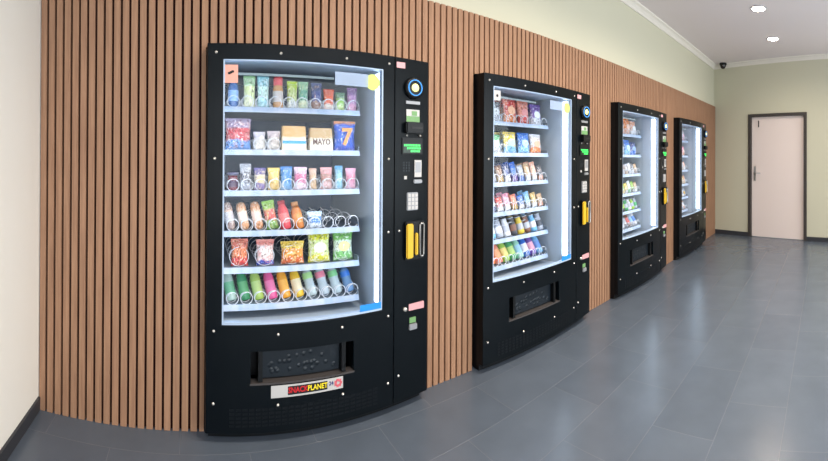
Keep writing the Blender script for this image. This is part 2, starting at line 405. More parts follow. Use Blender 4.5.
def make_machine():
    R = empty('vending_machine', (MX[0], 0, 0), '', 'vending machine')
    # cabinet shell, open at the front, with a wall between showcase and payment column
    m = MB(); t = 0.03; yb0 = -0.045
    m.box(0, t, yb0, 0.80, 0.03, MH); m.box(MW-t, MW, yb0, 0.80, 0.03, MH); m.box(t, MW-t, yb0, 0.80, MH-t, MH); m.box(t, MW-t, yb0, 0.80, 0.03, 0.06)
    m.box(t, MW-t, 0.77, 0.80, 0.06, MH-t); m.box(0.90, 0.92, -0.05, 0.77, 0.06, MH-t); m.box(t, 0.90, -0.05, 0.77, 0.44, 0.46)
    m.build('cabinet', BLACKG, R)
    # plinth
    m = MB(); m.curved(grid(0.015, MW-0.015), [0.0, 0.049], ybo(0.055), lambda x, z: True, 0.06); m.box(0.02, MW-0.02, -0.02, 0.7, 0, 0.03); m.build('plinth', DARKPL, R)
    # pale inner lining: sides, floor, roof; back in a darker colour that carries its shade
    m = MB(); m.box(0.048, 0.060, -0.05, 0.70, 0.46, 1.79); m.box(0.866, 0.90, -0.05, 0.70, 0.46, 1.79); m.box(0.06, 0.878, -0.05, 0.70, 1.775, 1.79)
    v = [m.bm.verts.new(p) for p in ((0.06, -0.055, 0.50), (0.878, -0.055, 0.50), (0.878, 0.70, 0.462), (0.06, 0.70, 0.462), (0.06, -0.055, 0.49), (0.878, -0.055, 0.49), (0.878, 0.70, 0.452), (0.06, 0.70, 0.452))]
    for f in ((0,1,2,3),(7,6,5,4),(0,4,5,1),(1,5,6,2),(2,6,7,3),(3,7,4,0)): m.bm.faces.new([v[i] for i in f])
    m.build('liner', LINER, R)
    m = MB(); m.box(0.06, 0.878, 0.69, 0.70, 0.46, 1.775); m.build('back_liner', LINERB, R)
    # door: curved black frame with window and delivery opening
    RX0, RX1, RZ0, RZ1 = 0.205, 0.700, 0.272, 0.420
    xs = sorted(set(grid(0.0, GX0, RX0, RX1, GX1, SPLIT-0.004)))
    zs = grid(0.048, RZ0, RZ1, GZ0, GZ1, MH, step=0.15)
    hole = lambda x, z: (GX0 < x < GX1 and GZ0 < z < GZ1) or (RX0 < x < RX1 and RZ0 < z < RZ1)
    m = MB(); m.curved(xs, zs, yb, lambda x, z: not hole(x, z), 0.042)
    d = m.build('door', BLACK, R)
    bv = d.modifiers.new('bevel', 'BEVEL'); bv.width = 0.003; bv.segments = 2; bv.limit_method = 'ANGLE'; bv.angle_limit = math.radians(50)
    # pale gasket round the window, glass
    gx = sorted(set(grid(GX0, GX0+0.007, GX1-0.007, GX1)))
    m = MB(); m.curved(gx, grid(GZ0, GZ0+0.009, GZ1-0.006, GZ1, step=0.3), ybo(0.004), lambda x, z: not (GX0+0.007 < x < GX1-0.007 and GZ0+0.009 < z < GZ1-0.006), 0.03)
    m.build('window_gasket', GASK, d)
    m = MB(); m.curved(grid(GX0+0.006, GX1-0.006), [GZ0+0.008, GZ1-0.005], ybo(0.012), lambda x, z: True, 0.005)
    tag(m.build('window_glass', GLASS, d, False), 'clear curved glass')
    # lamps inside
    m = MB(); m.box(0.853, 0.865, -0.086, -0.020, 0.56, 1.74); tag(m.build('led_strip', LED, R), 'bright white light strip on the right')
    m = MB(); m.box(0.0605, 0.068, -0.075, -0.010, 0.56, 1.74); tag(m.build('led_strip', LED, R), 'bright white light strip on the left')
    m = MB(); m.box(0.11, 0.66, SY-0.02, SY-0.008, 1.716, 1.727); m.build('header_lamp', LEDT, R)
    # shelves, strips, spirals
    for i, z in enumerate(SHZ):
        m = MB(); m.box(0.086, 0.812, SY, 0.66, z-0.010, z); m.box(0.083, 0.088, SY, 0.66, z-0.012, z+0.03); m.box(0.810, 0.815, SY, 0.66, z-0.012, z+0.03)
        s = m.build('shelf', TRAY, R)
        m = MB()
        v = [m.bm.verts.new(p) for p in ((0.083, SY-0.012, z-0.020), (0.815, SY-0.012, z-0.020), (0.815, SY-0.002, z+0.008), (0.083, SY-0.002, z+0.008), (0.083, SY+0.0, z-0.020), (0.815, SY+0.0, z-0.020), (0.815, SY+0.002, z+0.008), (0.083, SY+0.002, z+0.008))]
        for f in ((0,1,2,3),(7,6,5,4),(0,4,5,1),(1,5,6,2),(2,6,7,3),(3,7,4,0)): m.bm.faces.new([v[k] for k in f])
        m.build('price_strip', STRIP, s)
        for (x, r, p) in LANE[i]:
            put('spiral', helix(r, p), R, (x, SY+(0.014 if r < 0.04 else 0.045), z+r+0.003))
    # delivery bay
    m = MB(); m.box(RX0-0.004, RX1+0.004, -0.012, 0.004, RZ0-0.006, RZ1+0.006)
    m.box(RX0-0.01, RX0-0.001, -0.06, 0.0, RZ0, RZ1); m.box(RX1+0.001, RX1+0.01, -0.06, 0.0, RZ0, RZ1); m.build('delivery_bay', DARKPL, R)
    m = MB(); m.curved(grid(0.262, 0.638), [RZ0+0.012, RZ1-0.004], ybo(0.032), lambda x, z: True, 0.01)
    f = m.build('delivery_flap', FLAP, R)
    m = MB()
    for k in range(26):
        x = 0.285+0.33*random.random(); z = RZ0+0.03+0.09*random.random()
        m.lathe([(0.0115, 0.0), (0.008, 0.002), (0.0, 0.0026)], 8, (x, yb(x)+0.032, z), 'y', False)
    for v in m.bm.verts: pass
    m.build('flap_emboss', FLAP, f, True)
    m = MB(); m.curved(grid(RX0-0.004, RX1+0.004), [RZ0-0.003, RZ0+0.005], ybo(-0.003), lambda x, z: True, 0.045)
    tag(m.build('delivery_lip', LEDGE, R), 'brown grey lip')
    for x in (0.250, 0.650):
        m = MB(); m.box(x-0.010, x+0.010, yb(x)+0.004, yb(x)+0.05, RZ0+0.008, RZ1-0.001); m.build('flap_jamb', DARKPL, R)
    # vent grille low on the door
    m = MB()
    for i in range(24):
        for j in range(5):
            x = 0.12+0.7*i/23; z = 0.085+0.018*j
            m.box(x-0.011, x+0.011, yb(x)-0.0012, yb(x)+0.0005, z-0.0055, z+0.0055)
    m.build('vent_grille', mat('vent_black', lin(11, 16, 21), 0.4, spec=0.22), R)
    # payment column
    m = MB(); m.curved(grid(SPLIT, MW), grid(0.048, MH, step=0.3), yb, lambda x, z: True, 0.042)
    c = m.build('payment_panel', BLACK, R)
    bv = c.modifiers.new('bevel', 'BEVEL'); bv.width = 0.003; bv.segments = 2; bv.limit_method = 'ANGLE'; bv.angle_limit = math.radians(50)
    cx = 1.036; Y = lambda x: yb(x)
    m = MB(); m.lathe([(0.056, -0.01), (0.056, 0.012), (0.052, 0.024), (0.044, 0.026), (0.0, 0.026)], 32, (cx, Y(cx), 1.672), 'y'); k = m.build('card_reader', DARKPL, c, True)
    m = MB(); m.lathe([(0.0425, 0.024), (0.0425, 0.030), (0.0375, 0.030), (0.0375, 0.024)], 32, (cx, Y(cx), 1.672), 'y', False); m.build('light_ring', BLUELED, k, True)
    m = MB(); m.lathe([(0.021, 0.024), (0.021, 0.029), (0.0, 0.030)], 20, (cx, Y(cx), 1.672), 'y', False); m.build('reader_target', YELLED, k, True)
    m = MB(); m.box(cx-0.045, cx+0.04, Y(cx)-0.010, Y(cx)+0.005, 1.588, 1.604); m.build('reader_label', SILVER, c)
    # note acceptor: picture above a projecting slot
    m = MB(); m.box(cx-0.042, cx+0.038, Y(cx)-0.008, Y(cx)+0.006, 1.495, 1.560, 0); q = m.build('note_picture', WHITE, c)
    m = MB(); m.box(cx-0.042, cx+0.038, Y(cx)-0.0095, Y(cx)-0.0075, 1.495, 1.525); m.box(cx-0.01, cx+0.022, Y(cx)-0.0095, Y(cx)-0.0075, 1.528, 1.552); m.build('green_print', GREENP, q)
    m = MB(); m.box(cx-0.055, cx+0.05, Y(cx)-0.035, Y(cx)+0.01, 1.435, 1.492); m.bevel(0.006); q = m.build('note_slot', DARKPL, c)
    m = MB(); m.box(cx-0.025, cx+0.04, Y(cx)-0.0365, Y(cx)-0.034, 1.458, 1.468); m.build('slot_mouth', BLKP, q)
    # display
    m = MB(); m.box(cx-0.07, cx+0.058, Y(cx)-0.012, Y(cx)+0.012, 1.325, 1.412); m.bevel(0.003); q = m.build('display', DARKPL, c)
    m = MB(); m.box(cx-0.062, cx+0.045, Y(cx)-0.0135, Y(cx)-0.0115, 1.333, 1.382); q2 = m.build('screen', DISPBG, q)
    m = MB()
    for row, z in enumerate((1.372, 1.357, 1.342)):
        x = cx-0.058 + (0.0, 0.018, 0.04)[row]
        while x < cx+0.036:
            w = 0.004+0.004*random.random(); m.box(x, x+w, Y(cx)-0.0145, Y(cx)-0.0134, z-0.005, z+0.0045); x += w+0.003
    m.build('display_characters', GREENLED, q2)
    for dx in (-0.035, 0.045):
        m = MB(); m.lathe([(0.006, 0.0), (0.006, 0.008), (0.0, 0.01)], 10, (cx+dx, Y(cx)+0.002, 1.424), 'y', False); m.build('bolt', BOLTM, c, True)
    # notice, coin slot, keypad
    m = MB(); m.box(cx+0.012, cx+0.055, Y(cx)-0.004, Y(cx)+0.01, 1.205, 1.295); q = m.build('notice_sticker', WHITE, c)
    m = MB(); m.box(cx+0.017, cx+0.050, Y(cx)-0.0052, Y(cx)-0.0038, 1.230, 1.285); m.build('notice_print', SILVER, q)
    m = MB(); m.box(cx+0.005, cx+0.058, Y(cx)-0.010, Y(cx)+0.01, 1.172, 1.192); m.bevel(0.004); m.build('coin_slot', SILVER, c)
    m = MB()
    for i in range(3):
        for j in range(4): m.box(cx-0.06+0.016*i, cx-0.05+0.016*i, Y(cx)-0.006, Y(cx)+0.006, 1.235+0.014*j, 1.244+0.014*j)
    m.build('speaker_slots', FLAP, c)
    m = MB(); m.box(cx-0.052, cx-0.036, Y(cx)-0.006, Y(cx)+0.006, 1.195, 1.212); m.build('return_button', WHITE, c)
    m = MB(); m.box(cx-0.036, cx+0.032, Y(cx)-0.010, Y(cx)+0.006, 1.032, 1.125); m.bevel(0.003); q = m.build('keypad', SILVER, c)
    m = MB()
    for i in range(3):
        for j in range(4): m.box(cx-0.031+0.021*i, cx-0.015+0.021*i, Y(cx)-0.0125, Y(cx)-0.009, 1.038+0.0215*j, 1.054+0.0215*j)
    m.build('key', WHITE, q)
    # yellow lock box and steel U-shaped handle
    m = MB(); m.box(cx-0.05, cx+0.068, Y(cx)-0.020, Y(cx)+0.01, 0.775, 0.975); m.bevel(0.005); q = m.build('handle_plate', DARKPL, c)
    m = MB(); m.box(cx-0.048, cx-0.006, Y(cx)-0.032, Y(cx)-0.018, 0.785, 0.965); m.bevel(0.006); tag(m.build('lock_box', YELLOW, q), 'yellow lock cover')
    m = MB(); m.box(cx+0.004, cx+0.020, Y(cx)-0.034, Y(cx)-0.018, 0.80, 0.915); m.bevel(0.004); tag(m.build('lock_lever', YELLOW, q), 'narrow yellow lever')
    m = MB(); pts = [(cx+0.034, Y(cx)-0.026, 0.80), (cx+0.034, Y(cx)-0.026, 0.955), (cx+0.040, Y(cx)-0.026, 0.963), (cx+0.052, Y(cx)-0.026, 0.963), (cx+0.058, Y(cx)-0.026, 0.955), (cx+0.058, Y(cx)-0.026, 0.80), (cx+0.052, Y(cx)-0.026, 0.792), (cx+0.040, Y(cx)-0.026, 0.792)]
    m.tube(pts, 0.0045, 8, True); tag(m.build('pull_handle', STEEL, q, True), 'steel loop handle')
    # lower stickers
    x = 1.062; m = MB(); m.box(x-0.045, x+0.05, Y(x)-0.004, Y(x)+0.01, 0.505, 0.54); m.build('pink_sticker', PINKP, c)
    m = MB(); m.lathe([(0.010, 0), (0.010, 0.012), (0.0, 0.013)], 12, (x-0.07, Y(x-0.07)+0.002, 0.52), 'y', False); m.build('bolt', BOLTM, c, True)
    x = 1.040; m = MB(); m.box(x-0.022, x+0.026, Y(x)-0.012, Y(x)+0.01, 0.405, 0.435); m.bevel(0.003); m.build('coin_return', SILVER, c)
    m = MB(); m.box(x-0.018, x+0.020, Y(x)-0.004, Y(x)+0.01, 0.440, 0.468); m.build('green_sticker', GREENP, c)
    m = MB(); m.box(0.935, 0.985, Y(0.96)-0.002, Y(0.96)+0.01, 1.770, 1.800); m.build('top_sticker', PINKP, c)
    # bolts
    bm_ = MB().lathe([(0.0068, 0.0), (0.006, 0.004), (0.0, 0.006)], 10, (0, 0, 0), 'y', False).mesh('bolt', BOLTM, True)
    for bx, bz in ((0.040, 1.783), (0.335, 1.783), (0.655, 1.783), (0.890, 1.783), (0.036, 1.30), (0.890, 1.30), (0.890, 0.93), (0.036, 0.515), (0.33, 0.495), (0.64, 0.495), (0.892, 0.505), (0.036, 0.185), (0.33, 0.172), (0.645, 0.175), (0.892, 0.165), (0.955, 0.185), (0.955, 0.93)):
        put('bolt', bm_, R, (bx, yb(bx)+0.001, bz))
    return R

M1 = make_machine()
ML = ['nearest black vending machine with salmon sticker and long white banner sticker',
      'second black vending machine from the cream left wall, between the nearest and third',
      'third black vending machine from the cream left wall',
      'farthest black vending machine, closest to the white door']
machines = [M1]
for k in (1, 2, 3): 
    o = dup(M1); o.location.x = MX[k]; machines.append(o)
for o, l in zip(machines, ML): tag(o, l, 'vending machine', 'vending machines along the slatted wall')

# stickers that only some machines carry
def sticker(R, name, x0, x1, z0, z1, m, off=-0.0012, th=0.001, label=None):
    b = MB(); b.curved(grid(x0, x1), [z0, z1], ybo(off), lambda x, z: True, th); o = b.build(name, m, R)
    if label: o['label'] = label
    return o
s = sticker(M1, 'notice_sticker', 0.078, 0.140, 1.645, 1.728, SALMON, 0.010, 0.0015, 'salmon sticker with a small black mark')
b = MB(); x = 0.108
for k in range(3): b.box(x-0.014+0.008*k, x-0.002+0.008*k, yb(x)+0.0085, yb(x)+0.0098, 1.684+0.004*k, 1.694+0.004*k)
b.build('black_mark', BLKP, s)
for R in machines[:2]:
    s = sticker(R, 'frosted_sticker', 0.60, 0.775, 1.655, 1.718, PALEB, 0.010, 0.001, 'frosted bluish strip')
    b = MB(); b.lathe([(0.040, 0.0), (0.040, 0.0015)], 24, (0.800, yb(0.80)+0.0105, 1.682), 'y'); o = b.build('lime_disc', LIMEP, s); o['label'] = 'round lime green disc'
    sticker(R, 'blue_sticker', 0.735, 0.852, 0.552, 0.584, BLUEP, 0.003, 0.001, 'bright blue strip')
s = sticker(machines[1], 'white_sticker', 0.080, 0.135, 1.665, 1.728, WHITE, 0.010, 0.0015, 'white sticker with a black dot')
b = MB(); b.lathe([(0.009, 0.0), (0.009, 0.001)], 14, (0.108, yb(0.108)+0.0098, 1.695), 'y'); b.build('black_dot', BLKP, s)
# the banner sticker under the delivery bay of the nearest machine
s = sticker(M1, 'banner_sticker', 0.298, 0.645, 0.206, 0.262, WHITE, -0.0014, 0.0012, 'white banner sticker with red and yellow lettering')
sticker(s, 'black_bar', 0.376, 0.566, 0.215, 0.254, BLKP, -0.0022, 0.0008)
def lay(txt, x, z, size, m, sx, bold=0.0):
    o = text_obj('lettering', txt, size, m, s, (x, yb(x)-0.0028, z), (PI/2, 0, math.atan2(yb(x+0.05)-yb(x-0.05), 0.1)), sx=sx, bold=bold); return o
lay('SNACK', 0.424, 0.2345, 0.036, RED, 0.80, 0.0008)
lay('PLANET', 0.518, 0.2345, 0.034, YELP, 0.80, 0.0008)
lay('24', 0.585, 0.239, 0.026, NAVY, 0.85, 0.0005)
b = MB(); x = 0.620
for k in range(7):
    a = 2*PI*k/7; b.box(x+0.014*math.cos(a)-0.006, x+0.014*math.cos(a)+0.006, yb(x)-0.0030, yb(x)-0.0005, 0.235+0.014*math.sin(a)-0.006, 0.235+0.014*math.sin(a)+0.006)
b.build('red_emblem', mat('soft_red_print', lin(215, 100, 112), 0.5), s)

# ------------------------------------------------------------------ goods on the shelves
def bag_mesh(w, h, t, m, wr=0.004, taper=0.0, seed=0, crimp=0.07):
    rnd = random.Random(seed); nx, nz = 9, 14
    b = MB(); F, B = {}, {}
    for j in range(nz+1):
        v = j/nz
        for i in range(nx+1):
            u = 2*i/nx-1
            vv = min(1, max(0, (v-crimp*0.4)/(1-crimp*1.4)))
            th = t/2*(max(0, 1-abs(u)**2.6))**0.6*(max(0.0, 4*vv*(1-vv)))**0.42
            ww = w/2*(1-0.10*math.sin(PI*vv))*(1-taper*v)
            px = u*ww; nzv = wr*(rnd.random()-0.5)
            edge = i in (0, nx) or j in (0, nz)
            F[i, j] = b.bm.verts.new((px, -max(th, 0.0008)+(0 if edge else nzv), v*h))
            B[i, j] = b.bm.verts.new((px, max(th, 0.0008), v*h))
    for j in range(nz):
        for i in range(nx):
            b.bm.faces.new((F[i, j], F[i+1, j], F[i+1, j+1], F[i, j+1])); b.bm.faces.new((B[i, j+1], B[i+1, j+1], B[i+1, j], B[i, j]))
    for j in range(nz):
        b.bm.faces.new((F[0, j+1], B[0, j+1], B[0, j], F[0, j])); b.bm.faces.new((F[nx, j], B[nx, j], B[nx, j+1], F[nx, j+1]))
    for i in range(nx):
        b.bm.faces.new((F[i, 0], B[i, 0], B[i+1, 0], F[i+1, 0])); b.bm.faces.new((F[i+1, nz], B[i+1, nz], B[i, nz], F[i, nz]))
    return b.mesh('wrapper', m, True)

def solid(c, rough=0.35):
    k = 'plain_%d_%d_%d' % c
    return mat(k, lin(*c), rough)

def patch(name, root, w, h, y, z, m, round_=True):
    b = MB()
    n = 14
    vs = [b.bm.verts.new((w/2*math.cos(2*PI*i/n)*(1 if round_ else 1.0), y, z+h/2*math.sin(2*PI*i/n))) for i in range(n)]
    f = b.bm.faces.new(vs)
    r = bmesh.ops.extrude_face_region(b.bm, geom=[f]); bmesh.ops.translate(b.bm, verts=[v for v in r['geom'] if isinstance(v, bmesh.types.BMVert)], vec=(0, 0.004, 0))
    return b.build(name, m, root)

# each maker returns an Empty at the base with its parts
def mk_bag(name, cat, w, h, t, cols, lab=None, taper=0.0, cut=(0.34, 0.7), amt=0.5):
    R = empty(name, (0, 0, 0), '', cat)
    put('wrapper', bag_mesh(w, h, t, print_mat(*cols, cut=cut, amt=amt), seed=random.randrange(999), taper=taper), R)
    b = MB(); b.box(-w/2*0.97*(1-taper), w/2*0.97*(1-taper), -0.0016, 0.0016, h-0.012, h+0.001); b.build('top_seal', solid(cols[0]), R)
    if lab: patch('label', R, w*0.55, h*0.34, -t*0.5-0.001, h*0.5, solid(lab))
    return R
def mk_bottle(name, cat, r, h, body, cap, label=None, neck=0.45, clear=False, capl=0.02, lz=(0.22, 0.56)):
    R = empty(name, (0, 0, 0), '', cat)
    hh = h-capl
    prof = [(r*0.82, 0), (r, h*0.03), (r, h*0.24), (r*0.93, h*0.30), (r*0.93, h*0.44), (r, h*0.50), (r, h*0.62), (r*0.85, h*0.72), (r*neck, h*0.86), (r*neck, hh)]
    if clear:
        k = 'clear_%d_%d_%d' % body
        if k not in MATS:
            mm, nt, p = new_mat(k); p.inputs['Base Color'].default_value = lin(*body); p.inputs['Roughness'].default_value = 0.08
            p.inputs['Alpha'].default_value = 0.8; MATS[k] = mm
        bm_ = MATS[k]
    else: bm_ = solid(body, 0.2)
    MB().lathe(prof, 18).build('bottle_body', bm_, R, True)
    MB().lathe([(r*neck*1.15, hh), (r*neck*1.15, h-0.002), (r*neck, h)], 16).build('cap', solid(cap), R, True)
    if label:
        MB().lathe([(r*1.012, h*lz[0]), (r*1.012, h*lz[1])], 18, cap=False).build('label', solid(label), R, True)
    return R
def light(c, f=0.5): return tuple(int(v+(255-v)*f) for v in c)
def mk_pack(name, cat, w, h, t, face, band, txt=None, topc=None):
    R = empty(name, (0, 0, 0), '', cat)
    b = MB(); v = [b.bm.verts.new(p) for p in ((-w/2, -t/2, 0), (w/2, -t/2, 0), (w/2, t/2, 0), (-w/2, t/2, 0), (-w/2*0.94, -t*0.28, h), (w/2*0.94, -t*0.28, h), (w/2*0.94, t*0.28, h), (-w/2*0.94, t*0.28, h))]
    for f in ((3,2,1,0),(4,5,6,7),(0,1,5,4),(1,2,6,5),(2,3,7,6),(3,0,4,7)): b.bm.faces.new([v[i] for i in f])
    b.bevel(0.004); b.build('carton', print_mat(topc or face, face, face, light(topc or face, .3), cut=(0.3, 0.55), amt=0.5, marks=False), R)
    ys = lambda z: -t/2+(t*0.22)*z/h
    if band:
        z0, z1 = h*0.30, h*0.42
        b = MB(); q = [b.bm.verts.new(p) for p in ((-w*0.47, ys(z0)-0.001, z0), (w*0.47, ys(z0)-0.001, z0), (w*0.47, ys(z1)-0.001, z1), (-w*0.47, ys(z1)-0.001, z1))]
        f = b.bm.faces.new(q); r = bmesh.ops.extrude_face_region(b.bm, geom=[f]); bmesh.ops.translate(b.bm, verts=[x for x in r['geom'] if isinstance(x, bmesh.types.BMVert)], vec=(0, 0.002, 0))
        b.build('band', solid(band), R)
    if txt:
        z = h*0.40; text_obj('lettering', txt, 0.044, solid((96, 66, 58)), R, (0, ys(z)-0.0030, z), (PI/2-math.atan(0.22*t/h), 0, 0), sx=0.78, bold=0.001)
    return R
def mk_roll(name, cat, r, h, c, wrap):
    R = empty(name, (0, 0, 0), '', cat)
    MB().lathe([(0.0, 0), (r*0.7, h*0.03), (r, h*0.14), (r*0.9, h*0.45), (r, h*0.8), (r*0.75, h*0.95), (0.0, h)], 16, cap=False).build('roll', print_mat(c, (225, 180, 150), c, (240, 215, 195)), R, True)
    MB().lathe([(r*0.96, h*0.30), (r*0.985, h*0.40), (r*1.0, h*0.60), (r*1.0, h*0.66)], 16, cap=False).build('paper_sleeve', solid(wrap), R, True)
    return R

ORD = ['first', 'second', 'third', 'fourth', 'fifth', 'sixth', 'seventh', 'eighth', 'ninth', 'tenth', 'eleventh']
ROWN = ['top', 'second', 'third', 'fourth', 'fifth', 'bottom']
MN = ['nearest', 'second', 'third', 'farthest']
def place(R, mi, row, x, desc, nth, last, lean=0.0, dep=0, yy=None, rz=0.0):
    z = SHZ[row]; y = SY+0.038 if yy is None else yy
    R.location = (MX[mi]+x, y, z+0.001+0.022*lean); R.rotation_euler = (-lean, -0.18 if lean > 0.15 else 0, rz)
    pos = 'first from left' if nth == 0 else 'last on right' if last else ORD[nth]+' from left'
    if dep == 0: R['label'] = '%s, %s, %s shelf, %s machine' % (desc, pos, ROWN[row], MN[mi])
    else: R['label'] = '%s, behind the %s, %s shelf, %s machine' % (desc, pos.replace(' from left', ' one').replace(' on right', ' one'), ROWN[row], MN[mi])
    R['group'] = 'goods on the %s shelf of the %s vending machine' % (ROWN[row], MN[mi])
    return R

# ---- nearest machine, shelf by shelf
P = lambda w, h, t, cols, lab=None, **k: mk_bag('snack_pouch', 'snack', w, h, t, cols, lab, **k)
row = []
row.append((mk_bottle('drink_bottle', 'drink', 0.027, 0.165, (70, 110, 170), (160, 190, 230), (150, 190, 240)), 'pale blue drink bottle', 0.139))
row.append((P(0.062, 0.168, 0.03, ((160, 205, 150), (225, 235, 165), (240, 240, 200), (250, 250, 230))), 'tall pale yellow green pouch', 0.222))
row.append((P(0.062, 0.168, 0.03, ((150, 210, 220), (205, 240, 230), (170, 225, 235), (240, 250, 250))), 'tall mint green pouch', 0.294))
row.append((mk_bottle('drink_bottle', 'drink', 0.027, 0.168, (205, 150, 95), (225, 90, 95), (200, 190, 185), 0.8, False, 0.045), 'amber bottle with red cap', 0.372))
row.append((P(0.058, 0.150, 0.03, ((175, 205, 40), (190, 205, 120), (220, 225, 225), (245, 240, 190))), 'lime green and white pouch', 0.448))
row.append((P(0.055, 0.150, 0.03, ((150, 195, 150), (90, 165, 135), (205, 220, 190), (235, 225, 170))), 'sea green pouch', 0.508))
row.append((P(0.060, 0.148, 0.03, ((55, 70, 120), (50, 70, 140), (150, 110, 95), (200, 160, 130))), 'navy and brown pouch', 0.580))
row.append((P(0.060, 0.118, 0.03, ((225, 85, 50), (235, 95, 50), (240, 225, 215), (245, 140, 90))), 'short orange red pouch', 0.650))
row.append((P(0.056, 0.105, 0.03, ((90, 130, 100), (150, 205, 90), (200, 225, 140), (235, 245, 200))), 'short green pouch', 0.716))
row.append((P(0.060, 0.135, 0.03, ((140, 95, 150), (190, 130, 185), (230, 160, 195), (240, 190, 215))), 'purple and pink pouch', 0.785))
for i, (o, d, x) in enumerate(row): place(o, 0, 0, x, d, i, i == len(row)-1)
row = []
row.append((mk_bag('snack_bag', 'snack', 0.135, 0.165, 0.05, ((150, 135, 165), (200, 70, 80), (110, 160, 225), (215, 170, 165))), 'large red and blue snack bag', 0.165))
row.append((P(0.062, 0.098, 0.035, ((190, 190, 205), (215, 210, 205), (225, 222, 215), (245, 240, 230))), 'small silver white bag', 0.275))
row.append((P(0.068, 0.104, 0.035, ((185, 175, 185), (205, 195, 190), (215, 210, 205), (240, 225, 215))), 'small crumpled pinkish white bag', 0.350))
row.append((mk_pack('sandwich_pack', 'sandwich', 0.132, 0.132, 0.06, (236, 226, 205), (60, 160, 225), None, (205, 165, 105)), 'tan sandwich pack with blue band', 0.456))
row.append((mk_pack('sandwich_pack', 'sandwich', 0.130, 0.125, 0.06, (240, 232, 218), None, 'MAYO', (205, 170, 120)), 'cream sandwich pack lettered MAYO', 0.604))
o = mk_bag('snack_bag', 'snack', 0.128, 0.165, 0.045, ((215, 140, 90), (50, 95, 205), (60, 85, 200), (70, 130, 225)), None, cut=(0.2, 0.9), amt=0.4)
text_obj('lettering', '7', 0.125, solid((245, 160, 80)), o, (0.005, -0.026, 0.077), sx=0.95, ext=0.002, bold=0.004)
row.append((o, 'royal blue bag with orange seven', 0.742))
for i, (o, d, x) in enumerate(row): place(o, 0, 1, x, d, i, i == len(row)-1)
row = []
row.append((mk_bottle('snack_cup', 'snack', 0.028, 0.095, (120, 60, 70), (90, 90, 120), (80, 60, 85), 0.95, False, 0.015), 'dark red snack cup', 0.139))
row.append((P(0.060, 0.138, 0.028, ((185, 190, 200), (110, 110, 120), (170, 175, 190), (235, 235, 240))), 'silver and black pouch', 0.205))
row.append((P(0.062, 0.118, 0.03, ((90, 80, 150), (220, 205, 190), (130, 110, 170), (235, 215, 170)), (225, 200, 150)), 'purple pouch with cream label', 0.280))
row.append((P(0.064, 0.118, 0.03, ((235, 205, 110), (235, 200, 110), (225, 185, 100), (245, 225, 165))), 'golden yellow pouch', 0.353))
row.append((P(0.064, 0.125, 0.03, ((40, 130, 215), (60, 140, 215), (110, 165, 215), (180, 215, 235))), 'sky blue pouch', 0.420))
row.append((P(0.072, 0.122, 0.03, ((235, 205, 225), (225, 130, 170), (240, 215, 230), (120, 80, 110))), 'white and pink patterned pouch', 0.497))
row.append((P(0.042, 0.115, 0.024, ((200, 165, 150), (205, 170, 130), (215, 180, 140), (230, 215, 190))), 'slim tan pouch', 0.565))
row.append((P(0.068, 0.120, 0.03, ((225, 165, 170), (190, 140, 130), (230, 185, 185), (120, 80, 80))), 'pink and brown pouch', 0.640))
row.append((P(0.046, 0.128, 0.026, ((70, 155, 205), (150, 205, 225), (130, 190, 215), (215, 235, 240))), 'slim light blue pouch', 0.712))
row.append((P(0.062, 0.115, 0.03, ((225, 165, 190), (225, 130, 160), (225, 160, 185), (240, 200, 210))), 'rose pink pouch', 0.782))
for i, (o, d, x) in enumerate(row): place(o, 0, 2, x, d, i, i == len(row)-1, lean=0.06)
row = []
row.append((mk_roll('sandwich_roll', 'snack', 0.024, 0.145, (175, 150, 145), (200, 195, 200)), 'greyish wrapped roll', 0.135))
row.append((mk_roll('sandwich_roll', 'snack', 0.026, 0.145, (225, 165, 120), (240, 220, 205)), 'peach wrapped roll', 0.205))
row.append((mk_roll('sandwich_roll', 'snack', 0.026, 0.148, (225, 155, 105), (235, 205, 190)), 'orange brown wrapped roll', 0.278))
row.append((P(0.066, 0.150, 0.035, ((150, 205, 80), (215, 85, 80), (120, 170, 80), (215, 220, 140))), 'green and red pouch', 0.350))
row.append((mk_bottle('drink_bottle', 'drink', 0.029, 0.150, (215, 75, 85), (190, 60, 70), (235, 120, 120), 0.6), 'red squeeze bottle', 0.421))
row.append((mk_bottle('drink_bottle', 'drink', 0.028, 0.142, (205, 125, 60), (215, 150, 90), (225, 150, 75), 0.6), 'orange squeeze bottle', 0.492))
row.append((P(0.085, 0.088, 0.04, ((190, 215, 240), (70, 140, 215), (225, 235, 245), (245, 250, 255))), 'low blue and white packet', 0.575))
for i, (o, d, x) in enumerate(row): place(o, 0, 3, x, d, i, i == len(row)-1, lean=0.16 if i < 6 else 0.05)
row = []
row.append((mk_bag('snack_bag', 'snack', 0.090, 0.138, 0.045, ((220, 120, 100), (235, 130, 85), (225, 70, 70), (245, 190, 150))), 'orange and red snack bag', 0.178))
row.append((mk_bag('snack_bag', 'snack', 0.095, 0.132, 0.045, ((235, 150, 140), (245, 220, 215), (50, 80, 190), (235, 120, 110)), cut=(0.22, 0.8)), 'white and red striped bag with blue foot', 0.312))
row.append((mk_bag('snack_bag', 'snack', 0.128, 0.118, 0.05, ((235, 200, 80), (240, 150, 60), (225, 110, 60), (250, 225, 150))), 'low orange yellow snack bag', 0.458))
row.append((mk_bag('chip_bag', 'snack', 0.125, 0.165, 0.05, ((220, 220, 50), (215, 228, 150), (225, 215, 60), (245, 245, 225)), (240, 240, 215), cut=(0.25, 0.72)), 'yellow and pale green chip bag', 0.604))
row.append((mk_bag('chip_bag', 'snack', 0.118, 0.158, 0.05, ((120, 190, 90), (220, 238, 215), (130, 200, 110), (250, 250, 240)), (245, 225, 150)), 'green and white chip bag', 0.742))
for i, (o, d, x) in enumerate(row): place(o, 0, 4, x, d, i, i == len(row)-1, lean=0.05, yy=SY+0.05)
row = []
